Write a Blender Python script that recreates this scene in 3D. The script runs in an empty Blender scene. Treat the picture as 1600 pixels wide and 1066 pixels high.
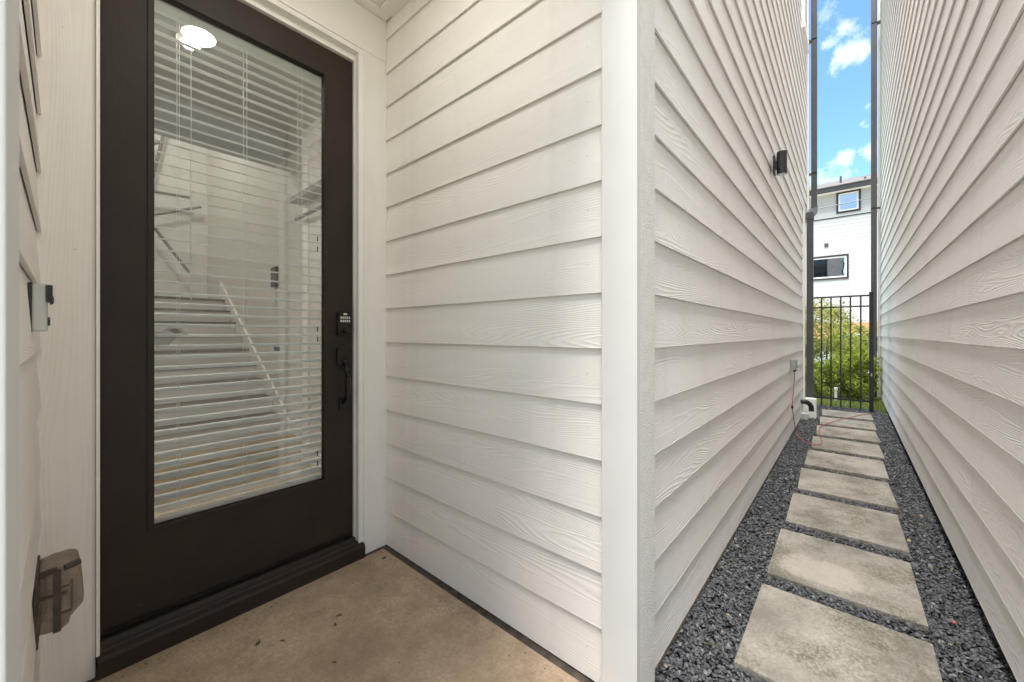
import bpy, bmesh, math, random
from mathutils import Vector, Matrix, noise
R = math.radians
rnd = random.Random(7)
S = bpy.context.scene
COL = S.collection

# ------------------------------------------------------------------ camera, sky, sun, exposure
cam_d = bpy.data.cameras.new('camera'); cam = bpy.data.objects.new('camera', cam_d); COL.objects.link(cam)
cam.location = (0, 0, 0); cam.rotation_euler = (R(90), 0, R(41.0 - 90))
cam_d.sensor_width = 36; cam_d.lens = 36 * 607.5 / 1600; cam_d.shift_y = -12.3 / 1600
cam_d.clip_start = .02; cam_d.clip_end = 500
cam_d.dof.use_dof = True; cam_d.dof.focus_distance = 3.4; cam_d.dof.aperture_fstop = 5.6
S.camera = cam

SUN_EL, SUN_AZ = 72, 176          # azimuth: degrees from +X towards +Y, where the sun stands
w = bpy.data.worlds.new('World'); S.world = w; w.use_nodes = True
nt = w.node_tree; nt.nodes.clear()
def N(t, **k):
    n = nt.nodes.new(t)
    for a, b in k.items(): setattr(n, a, b)
    return n
def LK(a, b): nt.links.new(a, b)
wo = N('ShaderNodeOutputWorld'); bg = N('ShaderNodeBackground'); bg.inputs[1].default_value = .096
sky = N('ShaderNodeTexSky'); sky.sky_type = 'NISHITA'; sky.sun_disc = False
sky.sun_elevation = R(SUN_EL); sky.sun_rotation = R(90 - SUN_AZ); sky.air_density = 1.0; sky.dust_density = .4; sky.ozone_density = 2.5
tc = N('ShaderNodeTexCoord')
def vm(op, a, b=None):
    n = N('ShaderNodeVectorMath', operation=op)
    for i, v in enumerate((a, b)):
        if v is None: continue
        if isinstance(v, (tuple, list)): n.inputs[i].default_value = v
        else: LK(v, n.inputs[i])
    return n
def mt(op, a, b=None, clamp=False):
    n = N('ShaderNodeMath', operation=op); n.use_clamp = clamp
    for i, v in enumerate((a, b)):
        if v is None: continue
        if isinstance(v, (int, float)): n.inputs[i].default_value = v
        else: LK(v, n.inputs[i])
    return n.outputs[0]
D = tc.outputs['Generated']
wn = N('ShaderNodeTexNoise'); wn.inputs['Scale'].default_value = 34; wn.inputs['Detail'].default_value = 6; wn.inputs['Roughness'].default_value = .62
LK(D, wn.inputs['Vector'])
big = N('ShaderNodeTexNoise'); big.inputs['Scale'].default_value = 5; big.inputs['Detail'].default_value = 5
LK(D, big.inputs['Vector'])
blob = None      # the clouds standing over the alley: direction, radius (radians), weight
for d, r, wt in (((.8785, .0035, .474), .030, .95), ((.866, .028, .498), .020, .8), ((.880, -.012, .476), .022, .85), ((.873, .016, .486), .020, .75),
                 ((.845, .020, .535), .036, .62), ((.858, .012, .513), .03, .60), ((.946, .007, .325), .022, .95), ((.945, -.024, .326), .020, .95),
                 ((.917, -.026, .398), .016, .5), ((.930, -.022, .366), .016, .5), ((.957, .036, .290), .05, .75), ((.87, -.035, .493), .02, .35), ((.960, .0, .275), .04, .4)):
    dist = N('ShaderNodeVectorMath', operation='DISTANCE'); LK(D, dist.inputs[0]); dist.inputs[1].default_value = d
    f = mt('MULTIPLY', mt('SUBTRACT', 1.0, mt('DIVIDE', dist.outputs['Value'], r * 1.5), clamp=True), wt)
    blob = f if blob is None else mt('MAXIMUM', blob, f)
n1 = mt('SUBTRACT', wn.outputs['Fac'], .5)
local = mt('MULTIPLY', mt('ADD', mt('MULTIPLY', n1, 1.3), mt('SUBTRACT', blob, .40)), 1.4, clamp=True)
local = mt('MULTIPLY', local, mt('MULTIPLY', blob, 5, clamp=True), clamp=True)
# broken cloud over the rest of the sky, thinning out round the clear patch above the alley
gap = N('ShaderNodeVectorMath', operation='DISTANCE'); LK(D, gap.inputs[0]); gap.inputs[1].default_value = (.92, 0, .40)
far = mt('MULTIPLY', mt('SUBTRACT', gap.outputs['Value'], .25), 3.0, clamp=True)
gen = mt('MULTIPLY', mt('MULTIPLY', mt('SUBTRACT', big.outputs['Fac'], .42), 6.0, clamp=True), far)
cm = mt('MAXIMUM', local, gen)
mix = N('ShaderNodeMix', data_type='RGBA'); LK(cm, mix.inputs['Factor'])
tint = N('ShaderNodeMix', data_type='RGBA', blend_type='MULTIPLY'); tint.inputs['Factor'].default_value = 1
LK(sky.outputs[0], tint.inputs['A']); tint.inputs['B'].default_value = (.84, 1.07, 1.16, 1)
LK(tint.outputs['Result'], mix.inputs['A']); mix.inputs['B'].default_value = (5.6, 5.8, 6.1, 1)
LK(mix.outputs['Result'], bg.inputs[0]); LK(bg.outputs[0], wo.inputs[0])

sun_d = bpy.data.lights.new('sun', 'SUN'); sun = bpy.data.objects.new('sun', sun_d); COL.objects.link(sun)
sun_d.energy = 3.9; sun_d.angle = R(30); sun_d.color = (1, .95, .88)
sd = Vector((math.cos(R(SUN_EL)) * math.cos(R(SUN_AZ)), math.cos(R(SUN_EL)) * math.sin(R(SUN_AZ)), math.sin(R(SUN_EL))))
sun.rotation_euler = sd.to_track_quat('Z', 'Y').to_euler()
S.view_settings.view_transform = 'Standard'; S.view_settings.look = 'None'; S.view_settings.gamma = 1
S.view_settings.use_curve_mapping = False
S.view_settings.exposure = 1.72
S.cycles.max_bounces = 14; S.cycles.diffuse_bounces = 8; S.cycles.glossy_bounces = 5
S.cycles.transmission_bounces = 8; S.cycles.transparent_max_bounces = 10

# ------------------------------------------------------------------ materials
def new_mat(name):
    m = bpy.data.materials.new(name); m.use_nodes = True
    t = m.node_tree; t.nodes.clear()
    o = t.nodes.new('ShaderNodeOutputMaterial'); b = t.nodes.new('ShaderNodeBsdfPrincipled')
    t.links.new(b.outputs[0], o.inputs[0]); return m, t, b
def nd(t, ty, ins=None, **k):
    n = t.nodes.new(ty)
    for a, b in k.items(): setattr(n, a, b)
    for a, v in (ins or {}).items():
        if isinstance(v, bpy.types.NodeSocket): t.links.new(v, n.inputs[a])
        else: n.inputs[a].default_value = v
    return n
def rgba(c): return (c[0], c[1], c[2], 1)
def ramp(t, fac, stops):
    n = t.nodes.new('ShaderNodeValToRGB'); t.links.new(fac, n.inputs[0]); e = n.color_ramp.elements
    while len(e) < len(stops): e.new(.5)
    for i, (p, c) in enumerate(stops): e[i].position = p; e[i].color = rgba(c) if len(c) == 3 else c
    return n.outputs[0]
def M2(t, op, a, b=0.0, clamp=False):
    n = t.nodes.new('ShaderNodeMath'); n.operation = op; n.use_clamp = clamp
    for i, v in enumerate((a, b)):
        if isinstance(v, bpy.types.NodeSocket): t.links.new(v, n.inputs[i])
        else: n.inputs[i].default_value = v
    return n.outputs[0]
def mixc(t, f, a, b, bt='MIX'):
    n = t.nodes.new('ShaderNodeMix'); n.data_type = 'RGBA'; n.blend_type = bt
    for k, v in (('Factor', f), ('A', a), ('B', b)):
        s = [q for q in n.inputs if q.name == k and (q.type == 'RGBA' or (k == 'Factor' and q.type == 'VALUE'))][0]
        if isinstance(v, bpy.types.NodeSocket): t.links.new(v, s)
        else: s.default_value = rgba(v) if isinstance(v, tuple) and len(v) == 3 else v
    return [q for q in n.outputs if q.type == 'RGBA'][0]
def simple(name, col, rough=.5, metal=0, var=.12, scale=8, bump=0, bscale=60, spec=.5):
    m, t, b = new_mat(name)
    co = nd(t, 'ShaderNodeTexCoord').outputs['Object']
    n = nd(t, 'ShaderNodeTexNoise', {'Vector': co, 'Scale': scale, 'Detail': 5.0})
    c = ramp(t, n.outputs[0], [(.3, tuple(x * (1 - var) for x in col)), (.7, tuple(min(1, x * (1 + var)) for x in col))])
    t.links.new(c, b.inputs['Base Color']); b.inputs['Roughness'].default_value = rough; b.inputs['Metallic'].default_value = metal
    b.inputs['Specular IOR Level'].default_value = spec
    if bump:
        h = nd(t, 'ShaderNodeTexNoise', {'Vector': co, 'Scale': bscale, 'Detail': 6.0})
        bp = nd(t, 'ShaderNodeBump', {'Height': h.outputs[0], 'Strength': bump, 'Distance': .004}); t.links.new(bp.outputs[0], b.inputs['Normal'])
    return m
def wood_paint(name, col, vertical=False, rings=27, strength=.46, dist=.0026, dirt=.0):
    """painted fibre cement with an embossed wood grain: contour lines of a stretched noise, different on every board"""
    m, t, b = new_mat(name)
    co = nd(t, 'ShaderNodeTexCoord').outputs['Object']
    rn = nd(t, 'ShaderNodeObjectInfo').outputs['Random']
    off = nd(t, 'ShaderNodeCombineXYZ', {0: M2(t, 'MULTIPLY', rn, 37.0), 1: M2(t, 'MULTIPLY', rn, 11.0), 2: M2(t, 'MULTIPLY', rn, 53.0)}).outputs[0]
    sc = (9.0, 9.0, .9) if vertical else (.9, .9, 9.5)
    v = nd(t, 'ShaderNodeVectorMath', {0: co, 1: sc}, operation='MULTIPLY').outputs[0]
    v = nd(t, 'ShaderNodeVectorMath', {0: v, 1: off}, operation='ADD').outputs[0]
    n1 = nd(t, 'ShaderNodeTexNoise', {'Vector': v, 'Scale': 1.0, 'Detail': 1.2, 'Roughness': .35, 'Distortion': .25}).outputs[0]
    sep = nd(t, 'ShaderNodeSeparateXYZ', {0: co})
    lin = M2(t, 'MULTIPLY', sep.outputs[0] if vertical else sep.outputs[2], 4.2)
    fine = nd(t, 'ShaderNodeTexNoise', {'Vector': nd(t, 'ShaderNodeVectorMath', {0: v, 1: (7, 7, 3)}, operation='MULTIPLY').outputs[0], 'Scale': 1.0, 'Detail': 3.0}).outputs[0]
    ph = M2(t, 'ADD', M2(t, 'ADD', M2(t, 'MULTIPLY', n1, 1.0), lin), M2(t, 'MULTIPLY', fine, .035))
    s = M2(t, 'SINE', M2(t, 'MULTIPLY', ph, rings * 2.0 * math.pi))
    s = M2(t, 'POWER', M2(t, 'ADD', M2(t, 'MULTIPLY', s, .5), .5), 2.2)
    amp = nd(t, 'ShaderNodeTexNoise', {'Vector': v, 'Scale': .8, 'Detail': 2.0, 'Roughness': .6}).outputs[0]
    amp = ramp(t, amp, [(.38, (.22, .22, .22)), (.68, (1, 1, 1))])
    gr = M2(t, 'MULTIPLY', s, amp)
    micro = nd(t, 'ShaderNodeTexNoise', {'Vector': nd(t, 'ShaderNodeVectorMath', {0: co, 1: ((420, 420, 60) if vertical else (90, 90, 420))}, operation='MULTIPLY').outputs[0], 'Scale': 1.0, 'Detail': 3.0}).outputs[0]
    h = M2(t, 'ADD', gr, M2(t, 'MULTIPLY', micro, .28))
    bp = nd(t, 'ShaderNodeBump', {'Height': h, 'Strength': strength, 'Distance': dist}); t.links.new(bp.outputs[0], b.inputs['Normal'])
    big = nd(t, 'ShaderNodeTexNoise', {'Vector': v, 'Scale': .55, 'Detail': 4.0, 'Roughness': .6}).outputs[0]
    c0 = ramp(t, big, [(.25, tuple(x * .93 for x in col)), (.75, tuple(x * 1.04 for x in col))])
    tone = M2(t, 'ADD', M2(t, 'MULTIPLY', rn, .045), .975)
    c0 = mixc(t, 1.0, c0, nd(t, 'ShaderNodeCombineColor', {0: tone, 1: tone, 2: tone}).outputs[0], 'MULTIPLY')
    c1 = mixc(t, M2(t, 'MULTIPLY', gr, .06), c0, tuple(x * .72 for x in col))
    # dust settled in streaks and specks
    st = nd(t, 'ShaderNodeTexNoise', {'Vector': nd(t, 'ShaderNodeVectorMath', {0: co, 1: (5, 5, 1.2)}, operation='MULTIPLY').outputs[0], 'Scale': 1.6, 'Detail': 6.0, 'Roughness': .7}).outputs[0]
    stm = ramp(t, st, [(.52, (0, 0, 0)), (.80, (1, 1, 1))])
    c1 = mixc(t, M2(t, 'MULTIPLY', stm, .16 + dirt), c1, (.40, .35, .29))
    sp = nd(t, 'ShaderNodeTexVoronoi', {'Vector': co, 'Scale': 9.0}).outputs['Distance']
    spm = ramp(t, sp, [(.015, (1, 1, 1)), (.03, (0, 0, 0))])
    c1 = mixc(t, M2(t, 'MULTIPLY', spm, .5), c1, (.22, .18, .14))
    t.links.new(c1, b.inputs['Base Color']); b.inputs['Roughness'].default_value = .62; b.inputs['Specular IOR Level'].default_value = .35
    return m
PAINT = (.83, .808, .782)
m_side = wood_paint('siding_paint', PAINT)
m_side_in = wood_paint('porch_siding_paint', (.84, .80, .752), strength=.34)
m_trim = wood_paint('trim_paint_grained', (.83, .795, .75), vertical=True, rings=16, strength=.30, dist=.0018)
m_trim_r = simple('trim_paint_rough', (.76, .75, .71), .7, var=.05, scale=30, bump=.8, bscale=170)
m_trim_s = simple('trim_paint_smooth', (.69, .675, .65), .55, var=.03, scale=4, bump=.06, bscale=80)
m_white = simple('white_paint', (.82, .79, .75), .5, var=.03, scale=4, bump=.08, bscale=90)
m_soffit = simple('soffit_paint', (.82, .79, .75), .6, var=.03, scale=3, bump=.25, bscale=60)
m_caulk = simple('dark_gap', (.07, .055, .042), .9, var=.5, scale=25, bump=.6)
m_found = simple('weathered_base_board', (.42, .32, .225), .9, var=.35, scale=9, bump=.7, bscale=70)
m_sheath = simple('wall_sheathing', (.55, .53, .5), .8)
m_black = simple('black_metal', (.018, .018, .020), .42, var=.2, scale=30)
m_ds = simple('charcoal_downspout', (.060, .058, .062), .42, var=.12, scale=6, bump=.1)
m_bronze = simple('oil_rubbed_bronze', (.030, .022, .018), .30, metal=.6, var=.3, scale=40)
m_key = simple('keypad_keys', (.62, .60, .56), .5)
m_pvc = simple('white_pvc', (.74, .74, .70), .5, var=.08, scale=10)
m_grey = simple('grey_plastic', (.30, .30, .29), .5, var=.15, scale=20)
m_silver = simple('satin_nickel', (.52, .51, .49), .38, metal=.55, var=.05)
m_cord = simple('red_cord', (.36, .10, .07), .55)
m_roofm = simple('dark_fascia', (.018, .018, .020), .5)
m_wood_in = simple('interior_wood', (.34, .25, .14), .4, var=.3, scale=7)
m_tread = simple('stair_tread', (.17, .145, .12), .45, var=.25, scale=8)
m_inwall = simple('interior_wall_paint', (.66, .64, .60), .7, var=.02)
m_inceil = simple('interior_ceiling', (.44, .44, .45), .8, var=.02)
m_blind = simple('blind_vinyl', (.86, .86, .84), .38, var=.02)
m_tape = simple('blue_tape', (.03, .07, .22), .6)
m_leafd = simple('dead_leaf', (.12, .088, .045), .8, var=.4, scale=60)
m_leafr = simple('red_leaf', (.30, .06, .03), .7, var=.4, scale=60)
m_bark = simple('bark', (.14, .10, .07), .9, var=.35, scale=20, bump=.6)
m_cedar = simple('cedar_board', (.42, .22, .09), .8, var=.25, scale=5, bump=.3)
m_car = simple('silver_car_paint', (.45, .52, .50), .25, metal=.3, var=.02)
m_carglass = simple('car_glass', (.03, .05, .05), .05, spec=.9)
m_rubber = simple('rubber', (.02, .02, .02), .8)
m_chrome = simple('rim_alloy', (.5, .5, .5), .3, metal=.8)

def door_mat():
    m, t, b = new_mat('dark_brown_door_paint')
    co = nd(t, 'ShaderNodeTexCoord').outputs['Object']
    n = nd(t, 'ShaderNodeTexNoise', {'Vector': co, 'Scale': 5.0, 'Detail': 6.0, 'Roughness': .6}).outputs[0]
    c = ramp(t, n, [(.3, (.021, .0135, .0092)), (.75, (.034, .0228, .0162))])
    sp = nd(t, 'ShaderNodeTexVoronoi', {'Vector': co, 'Scale': 11.0}).outputs['Distance']
    c = mixc(t, M2(t, 'MULTIPLY', ramp(t, sp, [(.012, (1, 1, 1)), (.026, (0, 0, 0))]), .55), c, (.22, .19, .16))
    dn = nd(t, 'ShaderNodeTexNoise', {'Vector': co, 'Scale': 340.0, 'Detail': 2.0}).outputs[0]
    c = mixc(t, M2(t, 'MULTIPLY', ramp(t, dn, [(.62, (0, 0, 0)), (.8, (1, 1, 1))]), .3), c, (.12, .10, .085))
    t.links.new(c, b.inputs['Base Color'])
    g = nd(t, 'ShaderNodeTexNoise', {'Vector': nd(t, 'ShaderNodeVectorMath', {0: co, 1: (160, 160, 14)}, operation='MULTIPLY').outputs[0], 'Scale': 1.0, 'Detail': 4.0}).outputs[0]
    bp = nd(t, 'ShaderNodeBump', {'Height': g, 'Strength': .25, 'Distance': .002}); t.links.new(bp.outputs[0], b.inputs['Normal'])
    b.inputs['Roughness'].default_value = .55; b.inputs['Specular IOR Level'].default_value = .32
    return m
m_door = door_mat()
def concrete(name, light, dark, moss=.0, patch=None, broom=False, sc=1.0):
    m, t, b = new_mat(name)
    co = nd(t, 'ShaderNodeTexCoord').outputs['Object']
    rn = nd(t, 'ShaderNodeObjectInfo').outputs['Random']
    v = nd(t, 'ShaderNodeVectorMath', {0: co, 1: nd(t, 'ShaderNodeCombineXYZ', {0: M2(t, 'MULTIPLY', rn, 31.0), 1: M2(t, 'MULTIPLY', rn, 17.0)}).outputs[0]}, operation='ADD').outputs[0]
    a = nd(t, 'ShaderNodeTexNoise', {'Vector': v, 'Scale': 3.2 * sc, 'Detail': 8.0, 'Roughness': .68}).outputs[0]
    f = nd(t, 'ShaderNodeTexNoise', {'Vector': v, 'Scale': 85.0, 'Detail': 5.0, 'Roughness': .75}).outputs[0]
    c = ramp(t, a, [(.36, dark), (.60, light)])
    c = mixc(t, M2(t, 'MULTIPLY', ramp(t, f, [(.44, (1, 1, 1)), (.6, (0, 0, 0))]), .35), c, tuple(x * .62 for x in dark))
    if moss:
        q = nd(t, 'ShaderNodeTexNoise', {'Vector': v, 'Scale': 2.6, 'Detail': 7.0, 'Roughness': .75, 'Distortion': .6}).outputs[0]
        qm = M2(t, 'MULTIPLY', ramp(t, q, [(.49, (0, 0, 0)), (.62, (1, 1, 1))]), ramp(t, f, [(.44, (1, 1, 1)), (.56, (.32, .32, .32))]))
        c = mixc(t, M2(t, 'MULTIPLY', qm, moss), c, (.11, .105, .07))
    if patch:
        dx = nd(t, 'ShaderNodeVectorMath', {0: nd(t, 'ShaderNodeVectorMath', {0: co, 1: patch[0]}, operation='SUBTRACT').outputs[0], 1: patch[1]}, operation='MULTIPLY').outputs[0]
        ln = nd(t, 'ShaderNodeVectorMath', {0: dx}, operation='LENGTH').outputs['Value']
        e = nd(t, 'ShaderNodeTexNoise', {'Vector': co, 'Scale': 16.0, 'Detail': 6.0, 'Roughness': .7}).outputs[0]
        pm = ramp(t, M2(t, 'ADD', ln, M2(t, 'MULTIPLY', e, 1.1)), [(1.38, (1, 1, 1)), (1.0, (1, 1, 1))])
        pm = M2(t, 'MULTIPLY', M2(t, 'SUBTRACT', 1.50, M2(t, 'ADD', ln, M2(t, 'MULTIPLY', e, 1.1))), 4.0, clamp=True)
        c = mixc(t, M2(t, 'MULTIPLY', pm, .55), c, (.45, .405, .35))
    h = f
    if broom:
        rot = nd(t, 'ShaderNodeVectorRotate', {'Vector': co, 'Angle': R(-12)}, rotation_type='Z_AXIS').outputs[0]
        bw = nd(t, 'ShaderNodeTexNoise', {'Vector': nd(t, 'ShaderNodeVectorMath', {0: rot, 1: (240, 5, 5)}, operation='MULTIPLY').outputs[0], 'Scale': 1.0, 'Detail': 2.0, 'Distortion': .3}).outputs[0]
        am = nd(t, 'ShaderNodeTexNoise', {'Vector': co, 'Scale': 2.3, 'Detail': 2.0}).outputs[0]
        h = M2(t, 'ADD', M2(t, 'MULTIPLY', f, .6), M2(t, 'MULTIPLY', bw, ramp(t, am, [(.4, (.2, .2, .2)), (.62, (1.6, 1.6, 1.6))])))
        c = mixc(t, M2(t, 'MULTIPLY', ramp(t, bw, [(.35, (1, 1, 1)), (.5, (0, 0, 0))]), .10), c, tuple(x * .5 for x in dark))
        s1 = nd(t, 'ShaderNodeTexNoise', {'Vector': co, 'Scale': 5.0, 'Detail': 7.0, 'Roughness': .75}).outputs[0]
        c = mixc(t, M2(t, 'MULTIPLY', ramp(t, s1, [(.50, (0, 0, 0)), (.72, (1, 1, 1))]), .6), c, (.19, .15, .095))
        s2 = nd(t, 'ShaderNodeTexVoronoi', {'Vector': co, 'Scale': 55.0}).outputs['Distance']
        c = mixc(t, M2(t, 'MULTIPLY', ramp(t, s2, [(.05, (1, 1, 1)), (.13, (0, 0, 0))]), .35), c, (.10, .08, .055))
    bp = nd(t, 'ShaderNodeBump', {'Height': h, 'Strength': .7, 'Distance': .004}); t.links.new(bp.outputs[0], b.inputs['Normal'])
    pr = nd(t, 'ShaderNodeTexVoronoi', {'Vector': v, 'Scale': 70.0}).outputs['Distance']
    c = mixc(t, M2(t, 'MULTIPLY', ramp(t, pr, [(.07, (1, 1, 1)), (.16, (0, 0, 0))]), .45), c, tuple(x * .35 for x in dark))
    t.links.new(c, b.inputs['Base Color']); b.inputs['Roughness'].default_value = .85
    return m
m_porch = concrete('porch_concrete', (.56, .43, .30), (.38, .28, .185), broom=True)
m_slab = concrete('slab_concrete', (.39, .36, .315), (.20, .186, .158), moss=1.0)
m_slab2 = concrete('slab_concrete_patched', (.36, .332, .29), (.19, .177, .15), moss=1.0, patch=((-.11, .07, .03), (6.2, 5.2, 0)))
m_drive = concrete('driveway_concrete', (.42, .40, .37), (.33, .31, .29))
def gravel_mat():
    m, t, b = new_mat('slate_gravel')
    rn = nd(t, 'ShaderNodeNewGeometry').outputs['Random Per Island']
    c = ramp(t, rn, [(0, (.024, .026, .031)), (.4, (.046, .050, .059)), (.75, (.080, .086, .098)), (.955, (.14, .146, .158)), (.99, (.22, .21, .20)), (1, (.36, .29, .22))])
    co = nd(t, 'ShaderNodeTexCoord').outputs['Object']
    n = nd(t, 'ShaderNodeTexNoise', {'Vector': co, 'Scale': 130.0, 'Detail': 4.0}).outputs[0]
    c = mixc(t, M2(t, 'MULTIPLY', n, .35), c, (.13, .13, .12))
    t.links.new(c, b.inputs['Base Color']); b.inputs['Roughness'].default_value = .55
    return m
m_gravel = gravel_mat()
def leaf_mat(name, cols, trans=.5):
    m, t, b = new_mat(name)
    rn = nd(t, 'ShaderNodeNewGeometry').outputs['Random Per Island']
    c = ramp(t, rn, [(i / (len(cols) - 1), k) for i, k in enumerate(cols)])
    t.links.new(c, b.inputs['Base Color']); b.inputs['Roughness'].default_value = .5; b.inputs['Specular IOR Level'].default_value = .3
    tr = nd(t, 'ShaderNodeBsdfTranslucent', {'Color': c}); mx = nd(t, 'ShaderNodeMixShader', {0: trans, 1: b.outputs[0], 2: tr.outputs[0]})
    o = [n for n in t.nodes if n.type == 'OUTPUT_MATERIAL'][0]; t.links.new(mx.outputs[0], o.inputs[0])
    return m
m_leaf = leaf_mat('shrub_leaves', [(.12, .17, .025), (.28, .37, .05), (.46, .54, .09), (.60, .64, .17)])
m_leaf2 = leaf_mat('tree_leaves', [(.12, .15, .03), (.26, .31, .07), (.42, .47, .12), (.58, .58, .22), (.62, .46, .20)])
m_grass = leaf_mat('grass_blades', [(.09, .15, .025), (.17, .26, .045), (.28, .36, .07), (.40, .40, .13)])
m_lawn = simple('lawn_soil', (.13, .16, .05), .95, var=.4, scale=12, bump=.5)
m_soil = simple('gravel_bed', (.030, .031, .035), .95, var=.4, scale=30, bump=.6, bscale=90)
m_shingle = simple('roof_shingles', (.12, .112, .11), .95, var=.3, scale=2.5, bump=.5, bscale=10)
m_bgpaint = wood_paint('background_siding', (.47, .468, .46), strength=.1)
def glass_mat(name, tint=(1, 1, 1), refl=None):
    """thin pane: mostly see-through with a fresnel mirror on its face"""
    m, t, b = new_mat(name)
    t.nodes.remove(b)
    tr = nd(t, 'ShaderNodeBsdfTransparent', {'Color': rgba(tint)}); gl = nd(t, 'ShaderNodeBsdfGlossy', {'Color': (1, 1, 1, 1), 'Roughness': .004})
    lw = nd(t, 'ShaderNodeFresnel', {'IOR': 1.52})
    fac = M2(t, 'MULTIPLY', lw.outputs[0], 1.5, clamp=True) if refl is None else refl
    co = nd(t, 'ShaderNodeTexCoord').outputs['Object']
    ns = nd(t, 'ShaderNodeTexNoise', {'Vector': co, 'Scale': 1.4, 'Detail': 2.0})
    bp = nd(t, 'ShaderNodeBump', {'Height': ns.outputs[0], 'Strength': .10, 'Distance': .02}); t.links.new(bp.outputs[0], gl.inputs['Normal'])
    mx = nd(t, 'ShaderNodeMixShader', {1: tr.outputs[0], 2: gl.outputs[0]})
    if isinstance(fac, float): mx.inputs[0].default_value = fac
    else: t.links.new(fac, mx.inputs[0])
    o = [n for n in t.nodes if n.type == 'OUTPUT_MATERIAL'][0]; t.links.new(mx.outputs[0], o.inputs[0])
    return m
m_glass = glass_mat('door_glass', (.93, .95, .94))
m_mirror = glass_mat('far_window_glass', (.12, .13, .18), .42)
m_smoke = None
def smoke():
    m, t, b = new_mat('smoked_plastic')
    co = nd(t, 'ShaderNodeTexCoord').outputs['Object']
    n = nd(t, 'ShaderNodeTexNoise', {'Vector': co, 'Scale': 30.0, 'Detail': 6.0}).outputs[0]
    b.inputs['Base Color'].default_value = (.33, .28, .235, 1); b.inputs['Roughness'].default_value = .35
    tr = nd(t, 'ShaderNodeBsdfTransparent', {'Color': (.66, .60, .54, 1)})
    mx = nd(t, 'ShaderNodeMixShader', {0: M2(t, 'ADD', M2(t, 'MULTIPLY', n, .55), .18), 1: tr.outputs[0], 2: b.outputs[0]})
    o = [n for n in t.nodes if n.type == 'OUTPUT_MATERIAL'][0]; t.links.new(mx.outputs[0], o.inputs[0])
    return m
m_smoke = smoke()
m_smoke2 = glass_mat('torn_film', (.80, .82, .82), .03)
def emit(name, col, s):
    m, t, b = new_mat(name); b.inputs['Base Color'].default_value = rgba(col); b.inputs['Emission Color'].default_value = rgba(col); b.inputs['Emission Strength'].default_value = s
    return m
m_lampglow = emit('lamp_diffuser', (1, .95, .88), 36.0)
m_lampglow_in = emit('indoor_lamp_diffuser', (1, .95, .87), 16.0); m_fillglow = emit('fill_light_glow', (1, .95, .88), 72.0)  # the last glow serves only the added, unseen fill lights

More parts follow.
